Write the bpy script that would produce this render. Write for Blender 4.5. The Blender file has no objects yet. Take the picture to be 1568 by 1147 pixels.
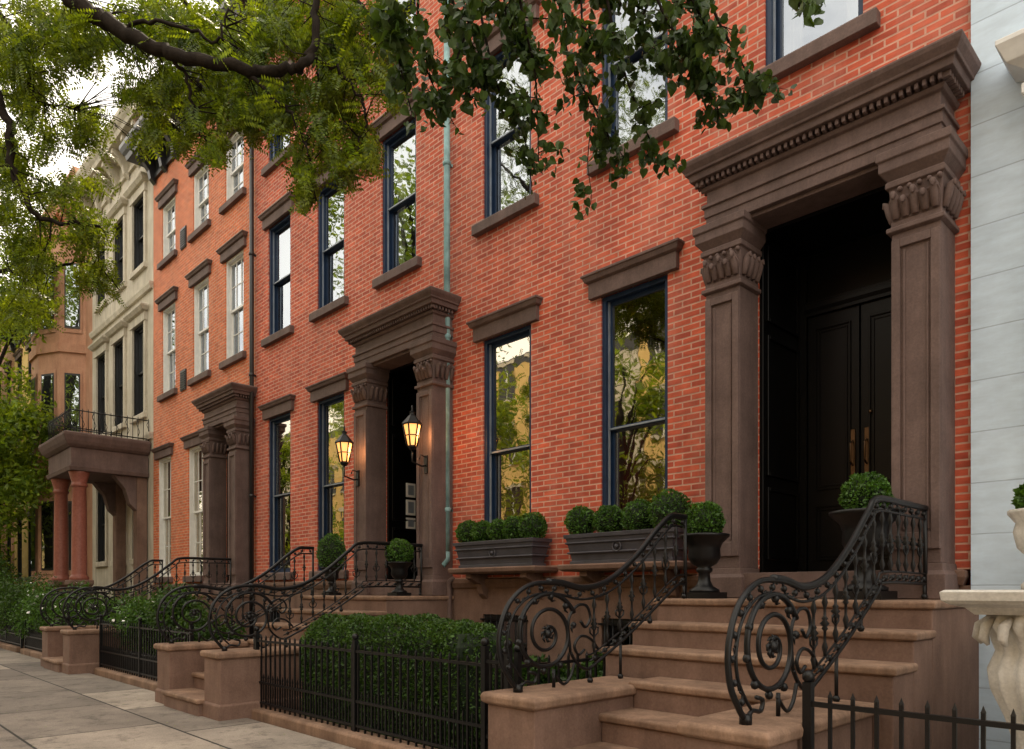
import bpy, math, random
import numpy as np
from mathutils import Vector, Matrix
random.seed(7); rng=np.random.default_rng(7)
S=bpy.context.scene
S.view_settings.view_transform='Standard'
try: S.view_settings.look='None'
except Exception: pass
S.view_settings.exposure=0
GZ=0.10
COL=S.collection
# ------------------------------------------------------------------ materials
def newmat(name):
    m=bpy.data.materials.new(name); m.use_nodes=True
    nt=m.node_tree; b=nt.nodes['Principled BSDF']
    return m,nt,b
def noise(nt,vec,scale,detail=4,rough=.6):
    n=nt.nodes.new('ShaderNodeTexNoise'); n.inputs['Scale'].default_value=scale
    n.inputs['Detail'].default_value=detail; n.inputs['Roughness'].default_value=rough
    nt.links.new(vec,n.inputs['Vector']); return n.outputs['Fac']
def ramp(nt,fac,stops):
    r=nt.nodes.new('ShaderNodeValToRGB'); nt.links.new(fac,r.inputs['Fac'])
    el=r.color_ramp.elements
    while len(el)<len(stops): el.new(0.5)
    for e,(p,c) in zip(el,stops):
        e.position=p; e.color=(c[0],c[1],c[2],1) if hasattr(c,'__len__') else (c,c,c,1)
    return r.outputs['Color']
def mix(nt,a,b,fac=0.5,mode='MULTIPLY'):
    m=nt.nodes.new('ShaderNodeMixRGB'); m.blend_type=mode
    for i,v in ((0,fac),(1,a),(2,b)):
        if hasattr(v,'is_linked') or hasattr(v,'links'): nt.links.new(v,m.inputs[i])
        elif hasattr(v,'__len__'): m.inputs[i].default_value=(v[0],v[1],v[2],1)
        else: m.inputs[i].default_value=v
    return m.outputs[0]
def pos(nt): return nt.nodes.new('ShaderNodeNewGeometry').outputs['Position']
def wallvec(nt,P):
    s=nt.nodes.new('ShaderNodeSeparateXYZ'); nt.links.new(P,s.inputs[0])
    a=nt.nodes.new('ShaderNodeMath'); a.operation='ADD'
    nt.links.new(s.outputs[0],a.inputs[0]); nt.links.new(s.outputs[1],a.inputs[1])
    c=nt.nodes.new('ShaderNodeCombineXYZ'); nt.links.new(a.outputs[0],c.inputs[0]); nt.links.new(s.outputs[2],c.inputs[1])
    return c.outputs[0]
def stretch(nt,P,s):
    m=nt.nodes.new('ShaderNodeMapping'); m.inputs['Scale'].default_value=s
    nt.links.new(P,m.inputs['Vector']); return m.outputs[0]
def bump(nt,b,h,strength,dist=.01):
    n=nt.nodes.new('ShaderNodeBump'); n.inputs['Strength'].default_value=strength; n.inputs['Distance'].default_value=dist
    nt.links.new(h,n.inputs['Height']); nt.links.new(n.outputs[0],b.inputs['Normal'])
def brickmat(name,c1,c2,mortar,bw=.19,rh=.06,ms=.006,weather=(.42,.2,.15),wf=.35,bs=.6,rough=.85,ff=.8):
    m,nt,b=newmat(name); P=pos(nt); V=wallvec(nt,P)
    br=nt.nodes.new('ShaderNodeTexBrick'); nt.links.new(V,br.inputs['Vector'])
    br.inputs['Scale'].default_value=1; br.inputs['Brick Width'].default_value=bw
    br.inputs['Row Height'].default_value=rh; br.inputs['Mortar Size'].default_value=ms
    br.inputs['Mortar Smooth'].default_value=.3; br.inputs['Bias'].default_value=-.1
    br.inputs['Color1'].default_value=(*c1,1); br.inputs['Color2'].default_value=(*c2,1); br.inputs['Mortar'].default_value=(*mortar,1)
    big=ramp(nt,noise(nt,stretch(nt,P,(1,1,.6)),.9,7,.7),[(.3,.66),(.7,1.14)])
    c=mix(nt,br.outputs['Color'],big,ff)
    fine=ramp(nt,noise(nt,stretch(nt,P,(5,5,16)),1.0,3),[(.3,.68),(.7,1.22)])
    c=mix(nt,c,fine,ff)
    w=ramp(nt,noise(nt,stretch(nt,P,(1.6,1,.35)),1.3,8,.7),[(.48,0),(.72,wf)])
    c=mix(nt,c,weather,w,'MIX')
    nt.links.new(c,b.inputs['Base Color']); b.inputs['Roughness'].default_value=rough
    inv=nt.nodes.new('ShaderNodeMath'); inv.operation='SUBTRACT'; inv.inputs[0].default_value=1; nt.links.new(br.outputs['Fac'],inv.inputs[1])
    bump(nt,b,inv.outputs[0],bs,.006)
    return m
def stone(name,c1,c2,rough=.8,sc=3,bs=.35,streak=.5,spec=.3):
    m,nt,b=newmat(name); P=pos(nt)
    c=ramp(nt,noise(nt,P,sc,8,.65),[(.3,c1),(.7,c2)])
    c=mix(nt,c,ramp(nt,noise(nt,stretch(nt,P,(5,5,.7)),1.4,6,.7),[(.35,.6),(.65,1.1)]),streak)
    c=mix(nt,c,ramp(nt,noise(nt,P,60,3),[(.3,.8),(.7,1.15)]),.7)
    nt.links.new(c,b.inputs['Base Color']); b.inputs['Roughness'].default_value=rough
    b.inputs['Specular IOR Level'].default_value=spec
    bump(nt,b,noise(nt,P,45,6,.7),bs,.006)
    return m
def plain(name,c,rough=.5,metal=0,var=.25,sc=8,spec=.5):
    m,nt,b=newmat(name); P=pos(nt)
    k=mix(nt,c,ramp(nt,noise(nt,P,sc,5,.6),[(.3,1-var),(.7,1+var*.4)]),1.0)
    nt.links.new(k,b.inputs['Base Color']); b.inputs['Roughness'].default_value=rough; b.inputs['Metallic'].default_value=metal
    b.inputs['Specular IOR Level'].default_value=spec
    return m
def leafmat(name,c1,c2,trans=.45,sc=3.5):
    m=bpy.data.materials.new(name); m.use_nodes=True; nt=m.node_tree; nt.nodes.clear()
    out=nt.nodes.new('ShaderNodeOutputMaterial'); P=pos(nt)
    c=ramp(nt,noise(nt,P,sc,5,.8),[(.32,c1),(.66,c2)])
    wn=nt.nodes.new('ShaderNodeNewGeometry').outputs['Random Per Island']
    c=mix(nt,c,ramp(nt,wn,[(0,.6),(1,1.5)]),1.0)
    d=nt.nodes.new('ShaderNodeBsdfPrincipled'); nt.links.new(c,d.inputs['Base Color']); d.inputs['Roughness'].default_value=.45
    d.inputs['Specular IOR Level'].default_value=.35
    t=nt.nodes.new('ShaderNodeBsdfTranslucent'); nt.links.new(mix(nt,c,(1.9,1.6,.45),1.0),t.inputs['Color'])
    x=nt.nodes.new('ShaderNodeMixShader'); x.inputs[0].default_value=trans
    nt.links.new(d.outputs[0],x.inputs[1]); nt.links.new(t.outputs[0],x.inputs[2]); nt.links.new(x.outputs[0],out.inputs[0])
    return m
def glassmat(name,refl=.5,tint=(.9,.95,1)):
    m=bpy.data.materials.new(name); m.use_nodes=True; nt=m.node_tree; nt.nodes.clear()
    out=nt.nodes.new('ShaderNodeOutputMaterial'); P=pos(nt)
    g=nt.nodes.new('ShaderNodeBsdfGlossy'); g.inputs['Roughness'].default_value=.015; g.inputs['Color'].default_value=(*tint,1)
    t=nt.nodes.new('ShaderNodeBsdfTransparent'); t.inputs['Color'].default_value=(.7,.73,.73,1)
    bn=nt.nodes.new('ShaderNodeBump'); bn.inputs['Strength'].default_value=.08; bn.inputs['Distance'].default_value=.02
    nt.links.new(noise(nt,P,2.2,2),bn.inputs['Height']); nt.links.new(bn.outputs[0],g.inputs['Normal'])
    x=nt.nodes.new('ShaderNodeMixShader'); x.inputs[0].default_value=refl
    nt.links.new(t.outputs[0],x.inputs[1]); nt.links.new(g.outputs[0],x.inputs[2]); nt.links.new(x.outputs[0],out.inputs[0])
    return m
M={}
M['brick']=brickmat('red_brick',(.66,.125,.06),(.42,.068,.038),(.64,.36,.27),ms=.0085,weather=(.55,.26,.2),wf=.45)
M['brickC']=brickmat('orange_brick',(.72,.185,.07),(.54,.12,.05),(.62,.36,.24),weather=(.58,.32,.22),ms=.008)
M['brown']=stone('brownstone_trim',(.105,.070,.063),(.175,.118,.105),.74)
M['base']=stone('brownstone_wall',(.15,.09,.068),(.24,.15,.115),.85)
M['step']=stone('brownstone_step',(.18,.108,.074),(.35,.225,.155),.8,2.6,.4,.9)
M['iron']=plain('black_iron',(.0045,.0045,.0055),.42,0,.4,30,.35)
M['navy']=plain('navy_paint',(.010,.028,.072),.45,0,.25,8,.35)
M['alum']=plain('storm_window_edging',(.26,.30,.36),.4,.3)
M['white']=plain('white_paint',(.78,.78,.76),.5,0,.12)
M['dark']=plain('dark_paint',(.017,.017,.019),.4)
M['black']=plain('black_door_paint',(.0022,.0022,.0026),.35,0,.3,8,.22)
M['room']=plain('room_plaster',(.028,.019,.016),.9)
M['curtain']=plain('curtain_cloth',(.38,.36,.32),.9,0,.3,3)
M['redcurtain']=plain('red_curtain_cloth',(.14,.018,.010),.9,0,.3,3)
M['glass']=glassmat('window_glass',.40,(.82,.9,1))
M['glass2']=glassmat('window_glass_parlour',.46,(1,.92,.78))
M['teal']=plain('verdigris_copper',(.26,.46,.48),.6,0,.5,5)
M['lead']=plain('lead_planter',(.07,.067,.082),.5,.2,.3,6)
M['brass']=plain('aged_brass',(.13,.08,.045),.35,.9)
M['cream']=stone('cream_paint',(.50,.45,.36),(.64,.59,.5),.8,2,.15,.6)
M['terra']=stone('terracotta_stone',(.44,.22,.14),(.56,.32,.21),.85,2,.15,.4)
M['yellow']=stone('yellow_stone',(.62,.42,.15),(.72,.51,.21),.85,2,.15,.3)
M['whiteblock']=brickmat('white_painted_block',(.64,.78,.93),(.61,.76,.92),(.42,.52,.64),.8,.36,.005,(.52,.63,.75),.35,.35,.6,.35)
M['whitestone']=stone('white_cast_stone',(.48,.46,.42),(.64,.62,.58),.7,4,.2,.4)
M['redcol']=stone('red_granite',(.22,.07,.05),(.3,.11,.08),.4,20,.1,.2)
M['bark']=stone('tree_bark',(.012,.009,.007),(.032,.025,.02),.9,12,.8,.5,.1)
M['locust']=leafmat('locust_leaf',(.030,.070,.006),(.16,.22,.018),.5)
M['linden']=leafmat('linden_leaf',(.015,.036,.008),(.055,.10,.018),.25)
M['far']=leafmat('street_tree_leaf',(.05,.11,.010),(.22,.30,.03),.5,.8)
M['box']=leafmat('boxwood_leaf',(.025,.075,.010),(.07,.155,.02),.25,6)
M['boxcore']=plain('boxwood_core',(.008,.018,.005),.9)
M['hedge']=leafmat('hedge_leaf',(.016,.048,.008),(.055,.115,.018),.25,5)
M['flower']=plain('white_petals',(.75,.75,.72),.7)
m,nt,b=newmat('lantern_glass'); b.inputs['Base Color'].default_value=(.9,.6,.3,1)
b.inputs['Emission Color'].default_value=(1,.40,.10,1); b.inputs['Emission Strength'].default_value=1.6; M['emit']=m
def pavemat():
    m,nt,b=newmat('pavement_slabs'); P=pos(nt)
    br=nt.nodes.new('ShaderNodeTexBrick'); nt.links.new(stretch(nt,P,(1,1,0)),br.inputs['Vector'])
    br.offset=0.35; br.inputs['Scale'].default_value=1; br.inputs['Brick Width'].default_value=1.75; br.inputs['Row Height'].default_value=1.15
    br.inputs['Mortar Size'].default_value=.013; br.inputs['Mortar Smooth'].default_value=.2; br.inputs['Bias'].default_value=-.1
    br.inputs['Color1'].default_value=(.135,.112,.098,1); br.inputs['Color2'].default_value=(.42,.355,.295,1); br.inputs['Mortar'].default_value=(.03,.025,.022,1)
    c=mix(nt,br.outputs['Color'],ramp(nt,noise(nt,P,1.6,8,.7),[(.3,.62),(.7,1.15)]),1.0)
    c=mix(nt,c,ramp(nt,noise(nt,P,70,4,.7),[(.3,.66),(.7,1.28)]),.8)
    c=mix(nt,c,ramp(nt,noise(nt,P,5,8,.75),[(.52,1),(.64,.5)]),.9)
    nt.links.new(c,b.inputs['Base Color']); b.inputs['Roughness'].default_value=.85
    bump(nt,b,noise(nt,P,60,6,.7),.3,.004); return m
M['pave']=pavemat()
M['asphalt']=stone('asphalt',(.04,.04,.042),(.065,.063,.06),.9,2,.5,.2)
M['kerb']=stone('granite_kerb',(.25,.24,.22),(.34,.33,.31),.8,9)
M['soil']=stone('planting_soil',(.03,.022,.015),(.06,.045,.03),.95,8,.8)
M['paint']=plain('road_paint',(.7,.7,.66),.7)
M['grd']=stone('distant_ground',(.06,.06,.04),(.09,.085,.06),.95,.5)
# ------------------------------------------------------------------ mesh builder
class MB:
    def __init__(s): s.v=[]; s.f=[]; s.m=[]; s.sm=[]; s.mats=[]
    def mi(s,k):
        if k not in s.mats: s.mats.append(k)
        return s.mats.index(k)
    def add(s,vs,fs,k,smooth=False):
        o=len(s.v); i=s.mi(k); s.v.extend(vs)
        for f in fs: s.f.append(tuple(o+a for a in f)); s.m.append(i); s.sm.append(smooth)
    def box(s,x0,x1,y0,y1,z0,z1,k):
        s.add([(x0,y0,z0),(x1,y0,z0),(x1,y1,z0),(x0,y1,z0),(x0,y0,z1),(x1,y0,z1),(x1,y1,z1),(x0,y1,z1)],
              [(0,3,2,1),(4,5,6,7),(0,1,5,4),(1,2,6,5),(2,3,7,6),(3,0,4,7)],k)
    def quad(s,a,b,c,d,k): s.add([a,b,c,d],[(0,1,2,3)],k)
    def loft(s,x0,x1,yf,yb,secs,k,back=False):
        vs=[];fs=[]
        for z,o in secs:
            ob=o if back else 0
            vs+=[(x0-o,yf-o,z),(x1+o,yf-o,z),(x1+o,yb+ob,z),(x0-o,yb+ob,z)]
        n=len(secs)
        for i in range(n-1):
            a=4*i;c=a+4
            for j in range(4):
                fs.append((a+j,a+(j+1)%4,c+(j+1)%4,c+j))
        fs.append((3,2,1,0)); e=4*(n-1); fs.append((e,e+1,e+2,e+3))
        s.add(vs,fs,k)
    def prism(s,pts,x0,x1,k):
        n=len(pts); vs=[(x0,p[0],p[1]) for p in pts]+[(x1,p[0],p[1]) for p in pts]
        fs=[(i,(i+1)%n,n+(i+1)%n,n+i) for i in range(n)]+[tuple(range(n-1,-1,-1)),tuple(range(n,2*n))]
        s.add(vs,fs,k)
    def tube(s,pts,r,k,n=6,closed=False):
        P=[Vector(p) for p in pts]; L=len(P)
        if L<2: return
        R=r if hasattr(r,'__len__') else [r]*L
        T=[]
        for i in range(L):
            if closed: t=P[(i+1)%L]-P[i-1]
            else: t=P[min(i+1,L-1)]-P[max(i-1,0)]
            if t.length<1e-9: t=Vector((0,0,1))
            T.append(t.normalized())
        a=Vector((0,0,1)) if abs(T[0].z)<.9 else Vector((1,0,0))
        u=(a-T[0]*a.dot(T[0])).normalized(); vs=[]
        for i in range(L):
            u=(u-T[i]*u.dot(T[i]))
            u=u.normalized() if u.length>1e-6 else T[i].orthogonal().normalized()
            w=T[i].cross(u)
            for j in range(n):
                an=2*math.pi*j/n; q=P[i]+(u*math.cos(an)+w*math.sin(an))*R[i]; vs.append(q[:])
        fs=[]
        for i in range(L if closed else L-1):
            i2=(i+1)%L
            for j in range(n):
                fs.append((i*n+j,i*n+(j+1)%n,i2*n+(j+1)%n,i2*n+j))
        if not closed: fs+= [tuple(range(n-1,-1,-1)),tuple((L-1)*n+j for j in range(n))]
        s.add(vs,fs,k,True)
    def rev(s,prof,c,k,n=16,flute=0,nf=8,smooth=True):
        vs=[];fs=[]
        for r,z in prof:
            for j in range(n):
                a=2*math.pi*j/n; rr=r*(1+flute*math.cos(nf*a)); vs.append((c[0]+rr*math.cos(a),c[1]+rr*math.sin(a),c[2]+z))
        L=len(prof)
        for i in range(L-1):
            for j in range(n): fs.append((i*n+j,i*n+(j+1)%n,(i+1)*n+(j+1)%n,(i+1)*n+j))
        fs+=[tuple(range(n-1,-1,-1)),tuple((L-1)*n+j for j in range(n))]
        s.add(vs,fs,k,smooth)
    def ball(s,c,r,k,n=8,sz=1):
        m=max(4,n//2+1); s.rev([(max(.001,r*math.sin(math.pi*i/m)),-r*sz*math.cos(math.pi*i/m)) for i in range(m+1)],c,k,n)
    def obj(s,name,parent=None,bevel=0,seg=1):
        me=bpy.data.meshes.new(name); me.from_pydata(s.v,[],s.f)
        for k in s.mats: me.materials.append(M[k])
        me.polygons.foreach_set('material_index',s.m); me.polygons.foreach_set('use_smooth',s.sm); me.update()
        o=bpy.data.objects.new(name,me); COL.objects.link(o)
        if parent: o.parent=parent
        if bevel:
            b=o.modifiers.new('bevel','BEVEL'); b.width=bevel; b.segments=seg; b.limit_method='ANGLE'; b.angle_limit=math.radians(40)
        return o
def empty(name,loc=(0,0,0)):
    o=bpy.data.objects.new(name,None); COL.objects.link(o); o.empty_display_size=.2; return o
def catmull(pts,n=8):
    P=[np.array(p,float) for p in pts]; P=[2*P[0]-P[1]]+P+[2*P[-1]-P[-2]]; out=[]
    for i in range(1,len(P)-2):
        for j in range(n):
            t=j/n; a,b,c,d=P[i-1:i+3]
            out.append(.5*((2*b)+(-a+c)*t+(2*a-5*b+4*c-d)*t*t+(-a+3*b-3*c+d)*t**3))
    out.append(P[-2]); return [tuple(p) for p in out]
# ------------------------------------------------------------------ building parts
def wall(mb,x0,x1,z0,z1,ops,k,y=0,depth=.2):
    xs=sorted({x0,x1}|{o[0] for o in ops}|{o[1] for o in ops}); zs=sorted({z0,z1}|{o[2] for o in ops}|{o[3] for o in ops})
    for i in range(len(xs)-1):
        for j in range(len(zs)-1):
            cx=(xs[i]+xs[i+1])/2; cz=(zs[j]+zs[j+1])/2
            if any(o[0]<cx<o[1] and o[2]<cz<o[3] for o in ops): continue
            mb.quad((xs[i],y,zs[j]),(xs[i+1],y,zs[j]),(xs[i+1],y,zs[j+1]),(xs[i],y,zs[j+1]),k)
    for a,b,c,d in ops:
        Y=y+depth
        mb.quad((a,y,c),(a,Y,c),(a,Y,d),(a,y,d),k); mb.quad((b,y,c),(b,y,d),(b,Y,d),(b,Y,c),k)
        mb.quad((a,y,d),(a,Y,d),(b,Y,d),(b,y,d),k); mb.quad((a,y,c),(b,y,c),(b,Y,c),(a,Y,c),k)
def room(mb,x0,x1,z0,z1,curt=None):
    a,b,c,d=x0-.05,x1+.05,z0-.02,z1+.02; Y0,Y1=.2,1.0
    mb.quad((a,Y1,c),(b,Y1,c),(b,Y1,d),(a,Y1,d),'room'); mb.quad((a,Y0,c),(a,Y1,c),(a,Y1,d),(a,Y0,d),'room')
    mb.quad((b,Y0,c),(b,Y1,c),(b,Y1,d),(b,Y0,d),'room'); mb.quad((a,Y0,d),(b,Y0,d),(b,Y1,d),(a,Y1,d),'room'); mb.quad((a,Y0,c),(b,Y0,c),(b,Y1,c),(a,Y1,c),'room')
    if curt:
        kind,mat=curt
        def folds(u0,u1,zt,zb):
            n=22; vs=[]
            for i in range(n+1):
                u=u0+(u1-u0)*i/n; yy=.26+.025*math.sin(i*1.9)
                vs+=[(u,yy,zb),(u,yy,zt)]
            mb.add(vs,[(2*i,2*i+2,2*i+3,2*i+1) for i in range(n)],mat,True)
        w=x1-x0
        if kind=='sides': folds(x0+.02,x0+w*.28,z1,z0); folds(x1-w*.28,x1-.02,z1,z0)
        if kind=='half': mb.quad((x0,.24,z0+(z1-z0)*.55),(x1,.24,z0+(z1-z0)*.55),(x1,.24,z1),(x0,.24,z1),mat)
        if kind=='low': folds(x0+.02,x1-.02,z0+(z1-z0)*.48,z0)
        if kind=='full': folds(x0+.02,x1-.02,z1,z0)
def window(fr,gl,x0,x1,z0,z1,k,glass='glass',munt=0,jy=.02,sash=None):
    sk=sash or k; w=.045
    fr.box(x0,x0+w,jy,.17,z0,z1,k); fr.box(x1-w,x1,jy,.17,z0,z1,k)
    fr.box(x0+w,x1-w,jy,.17,z1-w,z1,k); fr.box(x0+w,x1-w,jy+.03,.17,z0,z0+.04,k)
    if k=='navy':
        fr.box(x0+w,x0+w+.014,.062,.084,z0+.04,z1-w,'alum'); fr.box(x1-w-.014,x1-w,.062,.084,z0+.04,z1-w,'alum')
        fr.box(x0+w+.014,x1-w-.014,.064,.084,(z0+z1)/2-.012,(z0+z1)/2+.006,'alum')
    a,b=x0+w,x1-w; mz=(z0+z1)/2; t=.038
    for (lo,hi,y0,y1) in ((mz-.02,z1-w,.085,.118),(z0+.04,mz+.02,.122,.155)):
        fr.box(a,a+t,y0,y1,lo,hi,sk); fr.box(b-t,b,y0,y1,lo,hi,sk); fr.box(a+t,b-t,y0,y1,hi-.04,hi,sk); fr.box(a+t,b-t,y0,y1,lo,lo+.04,sk)
        yg=(y0+y1)/2; tl=rng.normal(size=2)*.002
        gl.quad((a+t,yg+tl[0],lo+.04),(b-t,yg-tl[0],lo+.04),(b-t,yg-tl[0]+tl[1],hi-.04),(a+t,yg+tl[0]+tl[1],hi-.04),glass)
        if munt:
            for q in range(1,munt):
                xx=a+t+(b-a-2*t)*q/munt; fr.box(xx-.009,xx+.009,y0+.004,y1-.004,lo+.04,hi-.04,sk)
            zz=(lo+hi)/2; fr.box(a+t,b-t,y0+.006,y1-.006,zz-.009,zz+.009,sk)
def lintel(mb,x0,x1,z,k='brown',h=.25,s=1):
    mb.box(x0-.13,x1+.13,-.055,.02,z,z+h-.09,k)
    mb.loft(x0-.13,x1+.13,-.055,.02,[(z+h-.09,0.0),(z+h-.075,.03),(z+h-.03,.05),(z+h-.03,.06),(z+h-.005,.06),(z+h,.05)],k)
def sill(mb,x0,x1,z,k='brown'):
    mb.loft(x0-.13,x1+.13,-.08,.05,[(z-.13,0),(z-.02,0),(z,-.012)],k)
def surround(mb,cx,k='brown',hw=.6,pw=.32,top=4.55,simple=False,z0=1.345):
    yf=-.32
    for sx in (-1,1):
        a=cx+sx*hw if sx>0 else cx-hw-pw; b=a+pw
        mb.loft(a,b,yf,0.0,[(z0,.035),(z0+.17,.035),(z0+.2,.015),(z0+.25,.01)],k)
        mb.box(a,b,yf,0.0,z0+.25,top-.58,k)
        s0,s1=z0+.25,top-.58
        for (p,q,r,t) in ((a+.003,a+.06,s0+.1,s1-.05),(b-.06,b-.003,s0+.1,s1-.05),(a+.06,b-.06,s1-.11,s1-.05),(a+.06,b-.06,s0+.1,s0+.22)):
            mb.box(p,q,yf-.022,yf+.01,r,t,k)
        for (p,q) in ((a+.075,a+.09),(b-.09,b-.075)): mb.box(p,q,yf-.012,yf+.01,s0+.24,s1-.13,k)
        n0=top-.58
        mb.loft(a,b,yf,0,[(n0,.0),(n0+.01,.03),(n0+.04,.03),(n0+.05,.005),(n0+.09,.005)],k)
        mb.loft(a,b,yf,0,[(n0+.09,0.0),(n0+.32,.015),(n0+.33,.035),(n0+.37,.035),(n0+.38,.02),(n0+.43,.06),(n0+.44,.07),(n0+.51,.07),(n0+.52,.085),(n0+.58,.085)],k)
        if not simple:
            nl=5
            for i in range(nl):
                u=a+pw*(i+.5)/nl; v=1 if i%2==0 else .8
                mb.tube([(u,yf-.01,n0+.1),(u,yf-.026,n0+.17),(u,yf-.045,n0+.22*v+.02),(u,yf-.075,n0+.25*v+.01),(u,yf-.08,n0+.22*v)],[.022,.03,.03,.022,.010],k,7)
                mb.tube([(u-.018,yf-.012,n0+.1),(u-.03,yf-.03,n0+.2),(u-.026,yf-.06,n0+.225)],[.008,.012,.006],k,5)
                mb.tube([(u+.018,yf-.012,n0+.1),(u+.03,yf-.03,n0+.2),(u+.026,yf-.06,n0+.225)],[.008,.012,.006],k,5)
                mb.ball((u+pw/nl/2,yf-.032,n0+.30),.020,k,7)
            for sd in (a,b):
                o=-1 if sd==a else 1
                for i in range(4):
                    yy=yf+.05+i*.075
                    mb.tube([(sd+o*.01,yy,n0+.1),(sd+o*.026,yy,n0+.17),(sd+o*.045,yy,n0+.24),(sd+o*.07,yy,n0+.26),(sd+o*.075,yy,n0+.23)],[.022,.03,.03,.022,.010],k,7)
    X0,X1=cx-hw-pw,cx+hw+pw
    t=top
    mb.loft(X0,X1,yf,0,[(t,0),(t+.09,0),(t+.09,.012),(t+.17,.012),(t+.17,.03),(t+.2,.03),(t+.2,-.005),(t+.31,-.005),(t+.32,.02),(t+.35,.035),(t+.35,.0),(t+.40,.0)],k)
    mb.loft(X0,X1,yf,0,[(t+.40,.10),(t+.455,.11),(t+.455,.13),(t+.475,.135),(t+.515,.165),(t+.54,.175),(t+.555,.175),(t+.575,.14),(t+.61,0.0)],k)
    if not simple:
        x=X0-.06
        while x<X1+.045:
            mb.box(x,x+.026,yf-.075,yf-.004,t+.354,t+.398,k); x+=.05
        for sx in (X0-.075,X1+.004):
            y=yf-.06
            while y<-.05: mb.box(sx,sx+.071,y,y+.026,t+.354,t+.398,k); y+=.05
    mb.box(X0+pw,X1-pw,yf+.04,0,t-.035,t-.002,k)
def door(mb,cx,hw,z0,z1,k='black',double=True,dy=.75):
    X0,X1=cx-hw,cx+hw
    mb.box(X0,X0+.035,.0,dy,z0,z1,k); mb.box(X1-.035,X1,.0,dy,z0,z1,k); mb.box(X0+.035,X1-.035,.0,dy,z1-.04,z1,k)
    for sx in (X0+.035,X1-.055):
        for (a,b) in ((z0+.12,z0+.75),(z0+.85,z1-.9),(z1-.78,z1-.12)):
            for (p,q,r,t) in ((.06,.09,a,b),(dy-.12,dy-.09,a,b),(.09,dy-.12,a,a+.03),(.09,dy-.12,b-.03,b)):
                mb.box(sx,sx+.02,p,q,r,t,k)
    mb.box(X0+.035,X1-.035,dy-.04,dy+.02,z0,z1-.04,k)
    tz=z1-.62
    mb.box(X0+.035,X0+.12,dy-.09,dy-.04,z0,z1-.04,k); mb.box(X1-.12,X1-.035,dy-.09,dy-.04,z0,z1-.04,k)
    mb.loft(X0+.12,X1-.12,dy-.1,dy-.04,[(tz,0),(tz+.03,0),(tz+.06,.02),(tz+.1,.02),(tz+.1,0),(tz+.13,0)],k)
    n=2 if double else 1; A,B=X0+.12,X1-.12
    for i in range(n):
        a=A+(B-A)*i/n+.006; b=A+(B-A)*(i+1)/n-.006
        mb.box(a,b,dy-.07,dy-.04,z0+.01,tz,k)
        for (lo,hi) in ((z0+.12,z0+.62),(z0+.76,tz-.12)):
            for ins in (.07,.10):
                w=.016
                p,q,r,t=a+ins,b-ins,lo+ins-.07,hi-ins+.07; yy=dy-.07-(.014 if ins<.09 else .008)
                mb.box(p,p+w,yy,dy-.069,r,t,k); mb.box(q-w,q,yy,dy-.069,r,t,k); mb.box(p+w,q-w,yy,dy-.069,r,r+w,k); mb.box(p+w,q-w,yy,dy-.069,t-w,t,k)
    mx=(A+B)/2
    if double:
        for sx in (-.06,.06):
            mb.box(mx+sx-.022,mx+sx+.022,dy-.08,dy-.068,z0+.85,z0+1.27,'brass')
            mb.tube([(mx+sx,dy-.08,z0+.95),(mx+sx,dy-.13,z0+.98),(mx+sx,dy-.13,z0+1.14),(mx+sx,dy-.08,z0+1.17)],.009,'brass',6)
        mb.ball((mx+.09,dy-.08,z0+1.4),.02,'brass',8)
    else: mb.ball((B-.08,dy-.1,z0+1.0),.035,'brass',8)
def cornice(mb,x0,x1,z,k='dark',h=.85,proj=.5,step=.75):
    mb.loft(x0,x1,-.03,.3,[(z,0.03),(z+.1,.03),(z+.1,.0),(z+.45,.0)],k)
    mb.loft(x0,x1,-.05,.3,[(z+.45,.05),(z+.5,.08),(z+.5,proj-.08),(z+.6,proj-.05),(z+.66,proj),(z+.75,proj+.05),(z+h,proj+.05),(z+h+.02,proj)],k)
    n=int((x1-x0)/step); 
    for i in range(n+1):
        x=x0+.08+(x1-x0-.3)*i/n
        mb.prism([(-.03,z-.12),(-.14,z-.02),(-.18,z+.15),(-.3,z+.3),(-.42,z+.38),(-.42,z+.5),(-.03,z+.5)],x,x+.14,k)
def body(mb,x0,x1,top,k):
    mb.box(x0,x1,1.05,9,GZ,top,k)
    mb.quad((x0,0,top),(x1,0,top),(x1,1.05,top),(x0,1.05,top),'dark')
    mb.quad((x0,0,GZ),(x0,1.05,GZ),(x0,1.05,top),(x0,0,top),k); mb.quad((x1,0,GZ),(x1,1.05,GZ),(x1,1.05,top),(x1,0,top),k)
def basement(mb,x0,x1,ops,k='base'):
    wall(mb,x0,x1,GZ,1.44,ops,k,-.03,.25)
    mb.loft(x0+.06,x1-.06,-.045,.02,[(1.44,0.01),(1.5,.035),(1.54,.035),(1.555,.0)],k)
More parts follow.
